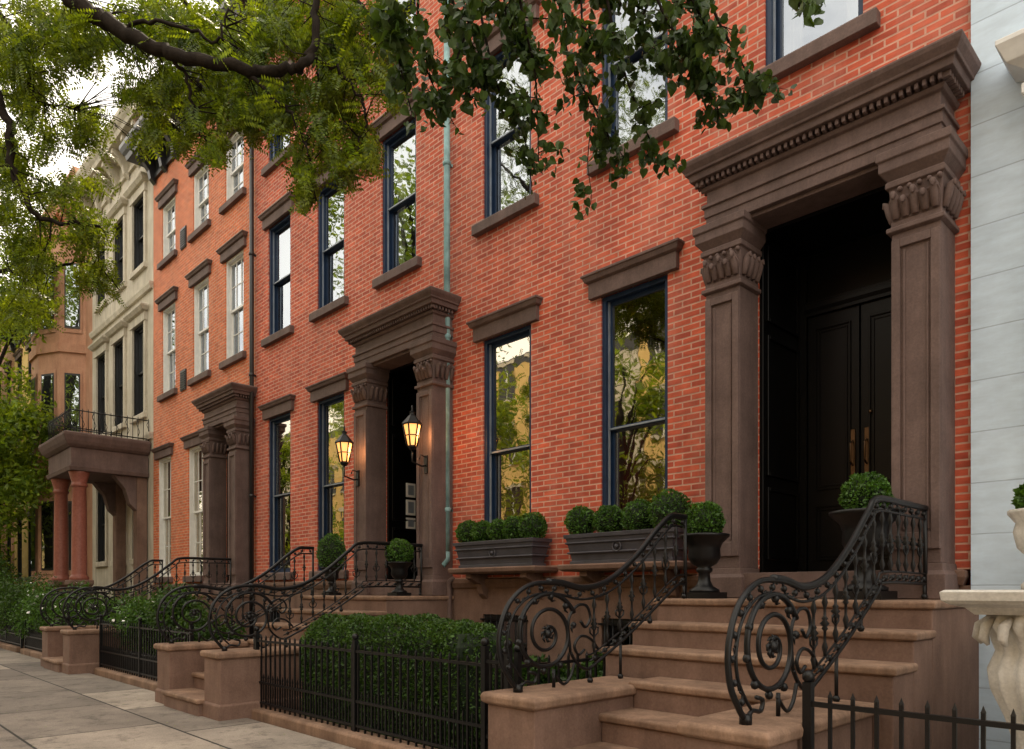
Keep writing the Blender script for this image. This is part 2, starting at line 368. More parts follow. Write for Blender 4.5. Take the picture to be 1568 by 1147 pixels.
# ------------------------------------------------------------------ brick houses
def brick_house(x0,x1,cols,cx,wk,frame,top,name='brick_house',munt=0,sash=None,first=2,curt=None,hw=.59,doubled=True,simple=False,fshift=0):
    H=empty(name); w=.41
    W=MB();F=MB();G=MB();T=MB();D=MB();R=MB();B=MB()
    ops=[];spec=[]
    for i,c in enumerate(cols):
        if i<first: spec.append((c-w+fshift,c+w+fshift,1.72,4.45,0,i))
        spec.append((c-w,c+w,5.88,7.84,1,i)); spec.append((c-w,c+w,8.93,10.2,2,i))
    ops=[s[:4] for s in spec]+[(cx-hw,cx+hw,1.555,4.53)]
    wall(W,x0,x1,1.555,top,ops,wk)
    body(W,x0,x1,top,wk)
    bo=[(c-.38,c+.38,.42,1.12) for c in cols[:first]]
    basement(B,x0,x1,bo)
    for o in bo:
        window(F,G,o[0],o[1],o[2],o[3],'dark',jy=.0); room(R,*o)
        for q in range(7):
            xx=o[0]+.06+q*.107; B.tube([(xx,-.05,o[2]),(xx,-.05,o[3])],.008,'iron',5)
        for zz in (.5,1.05): B.box(o[0]-.02,o[1]+.02,-.06,-.04,zz,zz+.02,'iron')
    for (a,b,c,d,fl,i) in spec:
        window(F,G,a,b,c,d,frame,'glass2' if fl==0 else 'glass',munt,sash=sash)
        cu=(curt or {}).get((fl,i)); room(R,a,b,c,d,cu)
        lintel(T,a,b,d,h=.25); sill(T,a,b,c)
    surround(T,cx,hw=hw+.01,pw=.32,simple=simple,z0=1.345)
    door(D,cx,hw,1.555,4.53,double=doubled)
    D.box(cx-hw,cx+hw,-.3,.0,1.345,1.552,'brown')
    cornice(T,x0+.03,x1-.03,top-.85)
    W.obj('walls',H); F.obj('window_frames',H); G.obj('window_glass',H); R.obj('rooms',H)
    T.obj('stone_trim',H,.006); D.obj('front_door',H,.003); B.obj('basement_wall',H)
    return H
A0,A1=-7.34,-1.5
colsA=[-6.31,-4.47,-2.66]
HA=brick_house(A0,A1,colsA,-2.53,'brick','navy',12.3,curt={(0,0):('low','redcurtain'),(0,1):('low','redcurtain'),(1,0):('sides','curtain'),(1,1):('half','curtain'),(1,2):('sides','curtain')})
colsB=[-12.04,-10.32,-8.49]
HB=brick_house(-12.95,A0,colsB,-8.2,'brick','navy',12.3,curt={(1,0):('half','curtain'),(1,1):('low','curtain'),(1,2):('sides','curtain'),(0,1):('half','curtain')},hw=.57)
colsC=[-17.37,-15.52,-13.88]
HC=brick_house(-18.37,-12.95,colsC,-13.80,'brickC','white',11.85,munt=3,curt={(1,0):('full','curtain'),(1,1):('half','curtain'),(1,2):('half','curtain'),(0,0):('full','curtain'),(0,1):('full','curtain')},hw=.42,doubled=False,fshift=-.27)
v=MB()
for zc in (9.05,5.97):
    v.box(-16.6,-16.3,-.03,.01,zc-.22,zc+.22,'dark')
    for i in range(8): v.box(-16.58,-16.32,-.045,-.03,zc-.2+i*.05,zc-.18+i*.05,'iron')
v.obj('wall_vents',HC)
v=MB()
for xc in (-6.2,-4.42):
    v.loft(xc-.72,xc+.72,-.38,-.0,[(1.6,-.03),(1.62,0),(1.66,0.01),(1.672,0)],'base')
    for dx in (-.5,.42): v.prism([(-.03,1.3),(-.1,1.36),(-.14,1.48),(-.3,1.55),(-.3,1.6),(-.03,1.6)],xc+dx,xc+dx+.1,'base')
v.obj('planter_shelves',HA,.004)
v=MB()
for (a,b) in ((2.3,2.46),(2.5,2.72),(2.76,2.96)):
    v.box(-8.73,-8.715,.30,.46,a,b,'white'); v.box(-8.715,-8.711,.33,.43,a+.03,b-.03,'alum')
v.obj('intercoms',HB)
def downpipe(x,k,z0,z1,r=.042):
    v=MB(); v.tube([(x,-.08,z0),(x,-.08,z1)],r,k,10)
    z=z0+.5
    while z<z1:
        v.rev([(r,0),(r+.012,.01),(r+.012,.05),(r,.06)],(x,-.08,z),k,12); v.box(x-.02,x+.02,-.04,0,z+.01,z+.04,k); z+=2.2
    v.tube([(x,-.08,z0),(x,-.08,z0-.1),(x,-.16,z0-.18)],r,k,10)
    return v
downpipe(A0+.02,'teal',1.9,11.4).obj('copper_downpipe')
downpipe(-12.95,'dark',.4,11.4,.04).obj('black_downpipe')
v=MB(); v.tube(catmull([(-7.25,-.1,.2),(-7.25,-.1,1.3),(-7.25,-.1,1.5),(-7.2,-.05,1.56)],5),.035,'brown',8); v.obj('drain_pipe')
# ------------------------------------------------------------------ stoops
def stoop(cx,name='stone_stoop'):
    E=MB(); k='step'
    zt=[1.34-.177*i for i in range(7)]; yf=[-1.05-.33*i for i in range(7)]
    yb=0-.035
    for i in range(7):
        hw=1.0 if i<3 else .5
        back=yb if i==0 else yf[i-1]
        E.box(cx-hw,cx+hw,yf[i],back,GZ-.05,zt[i]-.055,'base')
        E.loft(cx-hw,cx+hw,yf[i],back-.0,[(zt[i]-.055,.003),(zt[i]-.045,.022),(zt[i]-.012,.026),(zt[i],.016)],k)
    for sx in (-1,1):
        a=cx+(.502 if sx>0 else -.902); b=a+.4
        E.box(a,b,-2.97,yf[2]-.03,GZ-.05,.71,'base')
        E.loft(a,b,-2.97,yf[2]-.03,[(GZ-.05,.02),(GZ+.14,.02),(GZ+.16,.003)],'base')
        E.loft(a,b,-2.97,yf[2]-.03,[(.71,.004),(.725,.03),(.765,.035),(.785,.02)],k)
    o=E.obj(name,None,.008,2); return o
def railing(x,end=5.66,name='iron_stair_railing'):
    R=MB(); k='iron'
    def P(pts): return [(x,p[0]-6,p[1]) for p in pts]
    top=catmull([(end,1.97),((end+4.76)/2,1.97),(4.76,1.96),(4.60,1.86),(4.32,1.64),(4.02,1.47),(3.75,1.415),(3.5,1.45),(3.25,1.44),(3.07,1.33),(2.985,1.15),(3.0,.98),(3.08,.86),(3.14,.80)],8)
    top=np.array(top)
    d=np.gradient(top,axis=0); d/=np.linalg.norm(d,axis=1)[:,None]; nrm=np.stack([-d[:,1],d[:,0]],1)
    inner=top+nrm*.07
    R.tube(P(top),.015,k,8); R.tube(P(inner),.0085,k,6)
    R.tube([(p[0],p[1],p[2]+.010) for p in P(top[:60])],.018,k,8)
    L=np.concatenate([[0],np.cumsum(np.linalg.norm(np.diff(top,axis=0),axis=1))])
    s=.05; i=0
    while s<L[-1]-.05:
        q=np.array([np.interp(s,L,top[:,0]),np.interp(s,L,top[:,1])]); n=np.array([np.interp(s,L,nrm[:,0]),np.interp(s,L,nrm[:,1])]); tt=np.array([-n[1],n[0]])
        c=q+n*.037; sg=1 if i%2 else -1
        pp=[c+tt*(-.05)+n*(.023*sg),c+tt*(-.02)+n*(.025*sg),c,c+tt*.02-n*(.025*sg),c+tt*.05-n*(.018*sg)]
        R.tube(P(catmull(pp,3)),[.006]*13,k,5); R.ball((x,c[0]-6,c[1]),.018,k,6)
        s+=.125; i+=1
    bt=np.array(catmull([(end,1.45),(4.88,1.45),(4.76,1.39),(4.3,1.12),(3.9,.92),(3.78,.88),(3.68,.93),(3.62,1.0)],8))
    b2=np.array(catmull([(end,1.52),(4.88,1.52),(4.74,1.46),(4.3,1.195),(3.9,1.0),(3.78,.97)],8))
    R.tube(P(bt),.011,k,6); R.tube(P(b2),.007,k,6)
    Lb=np.concatenate([[0],np.cumsum(np.linalg.norm(np.diff(b2,axis=0),axis=1))])
    s=.05
    while s<Lb[-1]-.03:
        q=(np.interp(s,Lb,b2[:,0]),np.interp(s,Lb,b2[:,1])-.038)
        R.ball((x,q[0]-6,q[1]),.02,k,6)
        R.tube(P([(q[0]-.05,q[1]-.02),(q[0],q[1]),(q[0]+.05,q[1]+.02)]),.006,k,5)
        s+=.12
    ti=inner[inner[:,0]>3.7]; ti=ti[np.argsort(ti[:,0])]; bi=b2[np.argsort(b2[:,0])]
    u=3.86; i=0
    while u<end-.01:
        zt=np.interp(u,ti[:,0],ti[:,1]); zb=np.interp(u,bi[:,0],bi[:,1]); h=zt-zb
        pr=[(.008,0),(.009,.02),(.017,.05),(.008,.08),(.008,h*.40),(.018,h*.44),(.011,h*.47),(.027,h*.52),(.011,h*.57),(.018,h*.6),(.008,h*.64),(.008,h-.08),(.017,h-.05),(.009,h-.02),(.008,h)]
        R.rev(pr,(x,u-6,zb),k,7)
        if i%2==0:
            for sg in (-1,1):
                R.tube([(x,u-6+sg*.008,zb+h*.3),(x,u-6+sg*.04,zb+h*.36),(x,u-6+sg*.045,zb+h*.45),(x,u-6+sg*.02,zb+h*.47)],.006,k,5)
        u+=.14; i+=1
    for u,zb in ((end-.03,1.34),(4.78,1.165),(4.5,1.16),(4.15,.78),(3.82,.78)):
        if u==4.78: continue
        zt=np.interp(u,np.sort(bt[:,0]),bt[np.argsort(bt[:,0]),1]); R.tube([(x,u-6,zb),(x,u-6,zt)],.011,k,6)
        R.ball((x,u-6,zb+.02),.022,k,7)
    R.tube([(x,end-6.01,1.34 if end>4.97 else 1.16),(x,end-6.01,1.98)],.014,k,7)
    c=(3.40,1.13); sp=[]
    for a in np.linspace(0,4.6*math.pi,90):
        r=.25*(1-a/(4.6*math.pi))**.85+.018; sp.append((c[0]+r*1.08*math.cos(a+.5),c[1]+r*math.sin(a+.5)))
    R.tube(P(sp),[.016-.006*i/90 for i in range(90)],k,7); R.ball((x,c[0]-6,c[1]),.03,k,8)
    for a in np.linspace(0,2*math.pi,8)[:-1]:
        R.tube(P([(c[0]+.025*math.cos(a),c[1]+.025*math.sin(a)),(c[0]+.05*math.cos(a+.3),c[1]+.05*math.sin(a+.3)),(c[0]+.058*math.cos(a+.8),c[1]+.058*math.sin(a+.8))]),[.010,.009,.003],k,6)
    for a in np.linspace(.2,5.2,9):
        r=.235; q=(c[0]+r*1.08*math.cos(a),c[1]+r*math.sin(a)); R.ball((x,q[0]-6,q[1]),.023,k,6)
        R.tube(P([(q[0],q[1]),(q[0]-.03*math.cos(a+.6),q[1]-.03*math.sin(a+.6)),(q[0]-.05*math.cos(a+1.2),q[1]-.05*math.sin(a+1.2))]),[.012,.009,.003],k,5)
    R.tube(P(catmull([(3.62,1.0),(3.6,1.2),(3.68,1.3),(3.78,1.3),(3.82,1.22),(3.77,1.16),(3.72,1.2)],6)),.010,k,6)
    R.tube(P(catmull([(3.9,1.01),(3.82,1.08),(3.72,1.1),(3.66,1.04),(3.7,.98),(3.76,1.01)],6)),.010,k,6)
    R.tube(P(catmull([(3.14,.80),(3.2,.84),(3.28,.83),(3.3,.88),(3.24,.9)],6)),.011,k,6)
    R.tube(P([(3.14,.78),(3.14,.83)]),.03,k,8)
    R.tube(P(catmull([(3.45,.88),(3.55,.80),(3.62,.84),(3.66,.93)],6)),.010,k,6)
    R.tube(P([(3.46,.785),(3.46,.9)]),.012,k,6)
    return R.obj(name)
for cx in (-2.45,-8.25,-13.98):
    stoop(cx); railing(cx-.75,4.98); railing(cx+.75)
# ------------------------------------------------------------------ fences
def fence(x0,x1,y,name='iron_fence',top=.93,sp=.1,axis=0):
    R=MB(); k='iron'
    def bx(a0,a1,h,z0,z1):
        if axis==0: R.box(a0,a1,y-h,y+h,z0,z1,k)
        else: R.box(y-h,y+h,a0,a1,z0,z1,k)
    def sp_(a,w,z0,z1):
        c=(a,y) if axis==0 else (y,a)
        R.add([(c[0]-w,c[1]-w,z0),(c[0]+w,c[1]-w,z0),(c[0]+w,c[1]+w,z0),(c[0]-w,c[1]+w,z0),(c[0],c[1],z1)],[(0,1,4),(1,2,4),(2,3,4),(3,0,4)],k)
    n=max(1,int(abs(x1-x0)/sp))
    for i in range(n+1):
        x=x0+(x1-x0)*i/n
        bx(x-.0075,x+.0075,.0075,GZ+.09,top-.01); sp_(x,.0085,top-.01,top+.02)
        if i<n:
            xm=x+(x1-x0)/n/2; bx(xm-.005,xm+.005,.005,GZ+.14,GZ+.40); sp_(xm,.009,GZ+.40,GZ+.45)
    for z in (GZ+.13,GZ+.34,top-.06): bx(min(x0,x1),max(x0,x1),.013,z,z+.022)
    m=max(1,int(abs(x1-x0)/1.4))
    for i in range(m+1):
        x=x0+(x1-x0)*i/m; bx(x-.02,x+.02,.02,GZ+.07,top+.05)
        c=(x,y) if axis==0 else (y,x); R.ball((c[0],c[1],top+.075),.03,k,8)
    R.obj(name)
    if axis==0:
        C=MB(); C.loft(x0,x1,y-.1,y+.1,[(GZ-.05,0),(GZ+.07,0),(GZ+.09,-.02)],'step',True); C.obj('stone_kerb',None,.006)
FY=-2.55
fence(-7.42,-3.62,FY); fence(-12.98,-9.22,FY); fence(-1.5,2.5,FY-.1); fence(-18.4,-14.95,FY); fence(-27,-18.8,FY)
fence(-3.60,-3.38,FY-.22,'iron_gate',.99,.055); fence(FY+.1,-1.3,-3.62,'iron_fence',.93,.1,1)
# ------------------------------------------------------------------ foliage tools
def quads_mesh(name,C,U,V,k,parent=None,smooth=False):
    n=len(C); fold=np.cross(U,V); fold/= (np.linalg.norm(fold,axis=1)[:,None]+1e-9); ln=np.linalg.norm(V,axis=1)[:,None]
    a=C-U; b=C+V*.95-U*.1+fold*ln*.25; c=C+U; d=C-V*.95-U*.1+fold*ln*.25
    vs=np.stack([a,b,c,d],1).reshape(-1,3)
    me=bpy.data.meshes.new(name); me.vertices.add(4*n); me.vertices.foreach_set('co',vs.ravel().astype(np.float32))
    me.loops.add(4*n); me.loops.foreach_set('vertex_index',np.arange(4*n,dtype=np.int32))
    me.polygons.add(n); me.polygons.foreach_set('loop_start',np.arange(0,4*n,4,dtype=np.int32)); me.polygons.foreach_set('loop_total',np.full(n,4,dtype=np.int32))
    me.materials.append(M[k]); me.update(calc_edges=True); me.validate()
    o=bpy.data.objects.new(name,me); COL.objects.link(o)
    if parent: o.parent=parent
    return o
def unit(n): 
    v=rng.normal(size=(n,3)); return v/np.linalg.norm(v,axis=1)[:,None]
def leaves_at(C,size,k,name,parent,droop=0,w=.5,out=None):
    n=len(C); U=unit(n); U[:,2]-=droop
    if out is not None: U=U*.8+out*.7
    U/=np.linalg.norm(U,axis=1)[:,None]; R=unit(n); V=np.cross(U,R); V/=np.linalg.norm(V,axis=1)[:,None]+1e-9
    s=size*(.6+.8*rng.random(n))[:,None]
    return quads_mesh(name,C,U*s,V*s*w,k,parent)
def topiary(c,r,parent,name='leaves',n=1500,k='box',squash=1,size=.014):
    d=unit(n); rr=r*(1-.16*rng.random(n)**1.5)*(1+.05*np.sin(d[:,0]*7+d[:,2]*9+c[0]*5))
    P=np.array(c)+d*rr[:,None]*np.array([1,1,squash])
    leaves_at(P,size,k,name,parent,out=d,w=.6)
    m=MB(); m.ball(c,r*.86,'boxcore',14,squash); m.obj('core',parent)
for xc,hh in ((-6.2,[.13,.12,.12,.13,.14]),(-4.42,[.145,.135,.145,.175])):
    H=empty('window_planter'); b=MB()
    y0,y1=-.36,-.06; z0=1.674
    b.loft(xc-.62,xc+.62,y0+.05,y1-.03,[(z0,.0),(z0+.03,.0),(z0+.03,-.015),(z0+.06,-.012),(z0+.26,.03),(z0+.26,.045),(z0+.30,.05),(z0+.30,.03)],'lead',True)
    for zz in (.1,.2): b.loft(xc-.62,xc+.62,y0+.05,y1-.03,[(z0+zz,.0+zz*.14),(z0+zz+.012,.012+zz*.14),(z0+zz+.024,.0+zz*.14)],'lead',True)
    b.tube([(xc+.05*math.cos(a),y0+.03,z0+.16+.05*math.sin(a)) for a in np.linspace(0,2*math.pi,13)[:-1]],.009,'lead',6,True); b.ball((xc,y0+.03,z0+.16),.022,'lead',8)
    b.obj('trough',H,.003)
    n=len(hh)
    for i,r in enumerate(hh):
        topiary((xc-.54+1.08*i/(n-1),-.22,z0+.31+r*.85),r*1.15,H,'boxwood_ball_%d'%i,1700)
def urn(x,y,z,name='planted_urn',r=.17,s=1.0,tall=1):
    H=empty(name); b=MB()
    b.box(x-.13*s,x+.13*s,y-.13*s,y+.13*s,z,z+.05*s,'iron')
    pr=[(.12,.05),(.12,.07),(.07,.1),(.05,.14),(.045,.2),(.065,.22),(.065,.24),(.05,.25),(.1,.28),(.13,.33),(.125,.40),(.14,.44),(.19,.49),(.2,.5),(.2,.515),(.17,.52),(.15,.5)]
    b.rev([(a*s,c*s) for a,c in pr],(x,y,z),'iron',20); b.obj('urn',H)
    topiary((x,y,z+.5*s+r*.75*tall),r,H,'boxwood',2600,squash=tall)
urn(-3.21,-.74,1.34,r=.16,s=1.0); urn(-2.0,-.62,1.34,r=.165,s=1.2)
urn(-9.05,-.72,1.34,r=.2,s=.75,tall=1.35); urn(-7.45,-.72,1.34,r=.17,s=.8)
H=empty('clipped_hedge')
def hedge_block(x0,x1,y0,y1,z0,z1,H,n,k='hedge',size=.017):
    cx,cy,cz=(x0+x1)/2,(y0+y1)/2,(z0+z1)/2; hx,hy,hz=(x1-x0)/2,(y1-y0)/2,(z1-z0)/2
    d=rng.uniform(-1,1,size=(n,3)); pr=np.array([hy*hz,hx*hz,hx*hy]); f=rng.choice(3,n,p=pr/pr.sum())
    for a in range(3): d[f==a,a]=np.sign(d[f==a,a])
    L=(np.abs(d)**5).sum(1)**(1/5); q=d/L[:,None]
    P=q*np.array([hx,hy,hz]); wob=1+.03*np.sin(P[:,0]*5.1+1)+.035*np.sin(P[:,0]*11+P[:,2]*9)+.02*np.sin(P[:,0]*23+P[:,1]*17)
    P*=wob[:,None]*(1-.08*rng.random(n)[:,None]**2); P+=np.array([cx,cy,cz])
    leaves_at(P,size,k,'leaves',H,out=d/np.linalg.norm(d,axis=1)[:,None],w=.6)
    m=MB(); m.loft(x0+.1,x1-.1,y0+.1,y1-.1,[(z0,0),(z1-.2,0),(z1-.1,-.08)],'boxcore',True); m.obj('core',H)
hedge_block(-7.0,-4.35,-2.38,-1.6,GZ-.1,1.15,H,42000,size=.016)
def shrub(c,r,H=None,k='hedge',n=3000,size=.03,flowers=0,name='garden_shrub',sq=.8):
    H=H or empty(name)
    cl=[(np.array(c)+unit(1)[0]*r*.6*np.array([1,1,sq]),r*(.35+.3*random.random())) for _ in range(9)]
    P=[]
    for cc,rr in cl:
        m=n//9; P.append(cc+unit(m)*(rr*rng.random(m)**.4)[:,None])
    P=np.concatenate(P); P=P[P[:,2]>GZ]
    leaves_at(P,size,k,'leaves',H,w=.4)
    if flowers:
        F=P[rng.choice(len(P),flowers)]; F=F[F[:,2]>c[2]-.1]; leaves_at(F+np.array([.02,-.05,.03]),.03,'flower','blossoms',H,w=.9)
    st=MB()
    for cc,rr in cl: st.tube([(c[0],c[1],GZ-.05),tuple(cc)],[.02,.006],'bark',5)
    st.obj('stems',H)
for (x,y,z,r,fl) in ((-9.85,-2.1,.80,.5,0),(-10.6,-2.2,.9,.6,0),(-11.6,-2.1,.9,.62,90),(-12.5,-1.9,.9,.6,60),(-15.4,-2.1,.95,.7,60),(-16.6,-2.2,1.0,.7,90),(-17.9,-2.2,1.0,.75,60),(-19.2,-2.3,1.0,.8,0),(-20.8,-2.3,1.05,.9,0),(-22.5,-2.3,1.2,1.05,0),(-24.5,-2.4,1.4,1.3,0),(-27,-2.6,1.6,1.6,0),(-30,-2.8,1.9,2.0,0),(-34,-3.0,2.0,2.2,0),(-4.0,-.9,.6,.38,0),(-4.9,-.8,.5,.3,0)):
    shrub((x,y,z),r,k='hedge' if fl==0 else 'box',flowers=fl,n=5000,size=.035 if r<1 else .05)
# ------------------------------------------------------------------ lanterns
def lantern(x,y,z):
    H=empty('wall_lantern'); b=MB()
    b.tube([(x,-.33,z-.32),(x,-.40,z-.34),(x,y,z-.30),(x,y,z-.16)],.012,'iron',6); b.box(x-.03,x+.03,-.345,-.32,z-.42,z-.2,'iron')
    b.tube([(x,-.34,z-.22),(x,-.42,z-.2),(x,-.44,z-.26)],.008,'iron',5)
    b.rev([(.03,-.16),(.06,-.12),(.045,-.1)],(x,y,z),'iron',6,smooth=False)
    b.rev([(.125,.15),(.13,.165),(.10,.2),(.05,.26),(.03,.28),(.03,.3),(.045,.31),(.012,.33),(.012,.38),(.002,.4)],(x,y,z),'iron',6,smooth=False)
    for j in range(6):
        a=2*math.pi*j/6; b.tube([(x+.06*math.cos(a),y+.06*math.sin(a),z-.11),(x+.115*math.cos(a),y+.115*math.sin(a),z+.16)],.011,'iron',5)
    b.tube([(x+.085*math.cos(a),y+.085*math.sin(a),z+.02) for a in np.linspace(0,2*math.pi,7)[:-1]],.007,'iron',5,True)
    b.obj('frame',H)
    g=MB(); g.rev([(.05,-.1),(.105,.15)],(x,y,z),'emit',6,smooth=False); g.obj('lit_glass',H)
    l=bpy.data.lights.new('lamp','POINT'); l.energy=5; l.color=(1,.5,.2); l.shadow_soft_size=.015
    o=bpy.data.objects.new('lamp',l); o.location=(x+.13,y+.05,z+.02); o.parent=H; COL.objects.link(o)
lantern(-9.0,-.55,3.30); lantern(-7.42,-.55,3.30)
# ------------------------------------------------------------------ cream house + portico
H=empty('cream_house'); W=MB();F=MB();G=MB();R=MB();T=MB()
x0,x1=-23.4,-18.38
sp=[]
for c in (-22.45,-20.9,-19.35):
    sp+= [(c-.42,c+.42,2.2,4.3),(c-.42,c+.42,5.7,7.9),(c-.42,c+.42,9.3,11.0)]
wall(W,x0,x1,GZ,12.6,sp,'cream'); body(W,x0,x1,12.6,'cream')
for s in sp:
    window(F,G,*s,'dark'); room(R,*s)
    T.loft(s[0]-.14,s[1]+.14,-.07,0.02,[(s[3],0),(s[3]+.2,0),(s[3]+.22,.06),(s[3]+.3,.12),(s[3]+.34,.12),(s[3]+.4,.02)],'cream'); sill(T,s[0],s[1],s[2],'cream')
    for q in (s[0]-.12,s[1]+.0): T.box(q,q+.12,-.05,.02,s[2],s[3],'cream')
T.loft(x0+.05,x1-.05,-.04,.02,[(8.55,.02),(8.65,.05),(8.7,.05)],'cream')
T.loft(x0+.05,x1-.05,-.04,.02,[(5.0,.02),(5.1,.05),(5.15,.05)],'cream')
cornice(T,x0+.03,x1-.03,11.9,'cream')
for n_,b_ in (('walls',W),('window_frames',F),('window_glass',G),('rooms',R),('trim',T)): b_.obj(n_,H)
H=empty('entrance_portico'); T=MB()
px0,px1,py=-20.7,-18.65,-1.65
T.box(px0,px1,py,-.02,4.2,4.62,'brown'); T.loft(px0,px1,py,-.02,[(4.62,.03),(4.68,.1),(4.75,.14),(4.86,.18),(4.92,.18),(4.95,.1)],'brown')
T.loft(px0,px1,py,-.02,[(4.1,.02),(4.2,.05)],'brown')
for cxx in (px0+.22,px1-.22):
    T.loft(cxx-.2,cxx+.2,py+.02,py+.42,[(GZ,.05),(.35,.05),(.4,0),(1.5,0),(1.55,.04),(1.65,.04)],'base',True)
    T.rev([(.2,0),(.2,.06),(.17,.1),(.16,.14),(.15,1.5),(.14,2.1),(.17,2.12),(.17,2.16),(.15,2.2),(.2,2.38),(.22,2.45)],(cxx,py+.22,1.65),'redcol',18)
    T.box(cxx-.14,cxx+.14,-.25,-.02,GZ,4.1,'base')
    T.prism([(-.25,3.3),(-.4,3.45),(-.5,3.8),(-.75,4.1),(-.25,4.1)],cxx-.12,cxx+.12,'brown')
T.obj('stonework',H,.01)
T=MB(); zb=4.95
pts=[(px0,-.02),(px0,py),(px1,py),(px1,-.02)]
for (p,q) in zip(pts[:-1],pts[1:]):
    L=math.dist(p,q); n=int(L/.11)
    for z in (zb+.06,zb+.5): T.tube([(p[0],p[1],z),(q[0],q[1],z)],.014,'iron',5)
    for i in range(n+1):
        t=i/n; xx=p[0]+(q[0]-p[0])*t; yy=p[1]+(q[1]-p[1])*t
        T.tube([(xx,yy,zb),(xx,yy,zb+.55)],.008,'iron',4)
        if i%2==0: T.tube([(xx,yy,zb+.1),(xx+.03,yy+.03,zb+.2),(xx,yy,zb+.3),(xx-.03,yy-.03,zb+.4),(xx,yy,zb+.5)],.007,'iron',4)
T.obj('iron_balustrade',H)
H=empty('bay_fronted_house'); W=MB();T=MB()
wall(W,-28.4,-23.4,GZ,12.4,[],'terra'); body(W,-28.4,-23.4,12.4,'terra')
def bay(cx,rad,z0,z1,k):
    angs=[math.pi*(1+i/5) for i in range(6)]
    P=[(cx+rad*1.25*math.cos(a),rad*math.sin(a)*.85) for a in angs]
    for a,b in zip(P[:-1],P[1:]):
        W.quad((a[0],a[1],z0),(b[0],b[1],z0),(b[0],b[1],z1),(a[0],a[1],z1),k)
        ax=np.array(a);bx=np.array(b);d=bx-ax;n=np.array([d[1],-d[0]]);n/=np.linalg.norm(n)
        for (w0,w1) in ((2.0,4.0),(5.6,7.7),(9.0,10.9)):
            for off,mk,i0,i1,g in ((.03,'terra',-.06,.06,.12),(.045,'dark',0,0,0),(.055,'glass',.05,-.05,-.06)):
                pp=ax+d*(.2+i0)+n*off; qq=ax+d*(.8+i1)+n*off
                W.quad((pp[0],pp[1],w0-g),(qq[0],qq[1],w0-g),(qq[0],qq[1],w1+g),(pp[0],pp[1],w1+g),mk)
    for zz,o in ((4.9,.08),(8.3,.08),(11.6,.2),(13.0,.25)):
        if zz>z1+.1: continue
        Q=[(cx+(rad*1.25+o)*math.cos(a),(rad+o)*math.sin(a)*.85) for a in angs]
        n=len(Q); vs=[(x,y,zz) for x,y in Q]+[(x,y,zz+.25) for x,y in Q]
        T.add(vs,[(i,i+1,n+i+1,n+i) for i in range(n-1)]+[tuple(range(n)),tuple(range(2*n-1,n-1,-1))],k)
bay(-25.6,1.2,GZ,11.8,'terra')
cornice(T,-28.35,-23.45,12.2,'terra')
W.obj('walls',H);T.obj('trim',H)
for i,(a,b,t,k) in enumerate(((-34,-28.5,11.5,'yellow'),(-40,-34.1,12.5,'terra'),(-46,-40.1,11.5,'brickC'),(-53,-46.1,12.5,'cream'),(-60,-53.1,11.8,'brick'))):
    H=empty('row_house'); W=MB();F=MB();G=MB();R=MB();T=MB(); sp=[]
    for j in range(3):
        c=a+(b-a)*(j+.5)/3; sp+=[(c-.42,c+.42,1.9,4.1),(c-.42,c+.42,5.7,7.7),(c-.42,c+.42,8.8,10.2)]
    wall(W,a,b,GZ,t,sp,k); body(W,a,b,t,k)
    for s in sp: window(F,G,*s,'dark'); room(R,*s); lintel(T,s[0],s[1],s[3]); sill(T,s[0],s[1],s[2])
    cornice(T,a+.03,b-.03,t-.8)
    for n_,b_ in (('walls',W),('window_frames',F),('window_glass',G),('rooms',R),('trim',T)): b_.obj(n_,H)
# ------------------------------------------------------------------ white house on the right
H=empty('white_painted_house'); W=MB();T=MB();D=MB()
wall(W,A1,5,GZ,12.3,[(-.75,.45,1.555,4.4)],'whiteblock',-.04,.5)
W.box(A1,5,1.05,9,GZ,12.3,'whiteblock'); W.quad((A1,-.04,12.3),(5,-.04,12.3),(5,1.05,12.3),(A1,1.05,12.3),'dark')
door(D,-.15,.6,1.555,4.4,dy=.45)
T.loft(-1.13,.83,-.22,-.042,[(4.55,0),(4.62,0),(4.66,.03),(4.72,.03),(4.74,.0),(4.82,.02),(4.86,.1),(4.93,.13),(4.97,.15),(5.0,.15),(5.05,.03)],'white')
for a in (-1.08,.5): T.box(a,a+.28,-.16,-.042,1.4,4.55,'white')
W.obj('walls',H);T.obj('door_hood',H,.004);D.obj('front_door',H)
S2=MB(); 
for i in range(7):
    yf=-1.05-.33*i; S2.box(-.75,.65,yf,(-.06 if i==0 else yf+.33),GZ-.05,1.34-.177*i,'whitestone')
S2.obj('white_stoop',None,.01)
H=empty('carved_stone_newel'); T=MB(); nx,ny=-.68,-2.2
T.loft(nx-.26,nx+.3,ny-.26,ny+.3,[(1.3,-.05),(1.33,-.02),(1.345,.03),(1.36,.05),(1.395,.055),(1.405,.04)],'whitestone',True)
T.rev([(.15,GZ),(.15,.25),(.11,.3),(.10,.36),(.13,.42),(.12,.5),(.09,.6),(.10,.72),(.14,.86),(.19,.98),(.20,1.06),(.17,1.14),(.19,1.2),(.22,1.25),(.2,1.3)],(nx,ny,0),'whitestone',96,.07,14)
for i in range(14):
    a=2*math.pi*(i+.5)/14; ca,sa=math.cos(a),math.sin(a)
    T.tube([(nx+.20*ca,ny+.20*sa,1.28),(nx+.235*ca,ny+.235*sa,1.25),(nx+.245*ca,ny+.245*sa,1.2),(nx+.225*ca,ny+.225*sa,1.17)],[.016,.022,.02,.008],'whitestone',7)
ux,uy=nx-.03,ny+.08
T.rev([(.07,1.405),(.07,1.43),(.04,1.46),(.03,1.52),(.05,1.55),(.085,1.59),(.10,1.66),(.09,1.70),(.12,1.74),(.12,1.755),(.09,1.755)],(ux,uy,0),'whitestone',40,.04,10)
T.obj('pedestal',H)
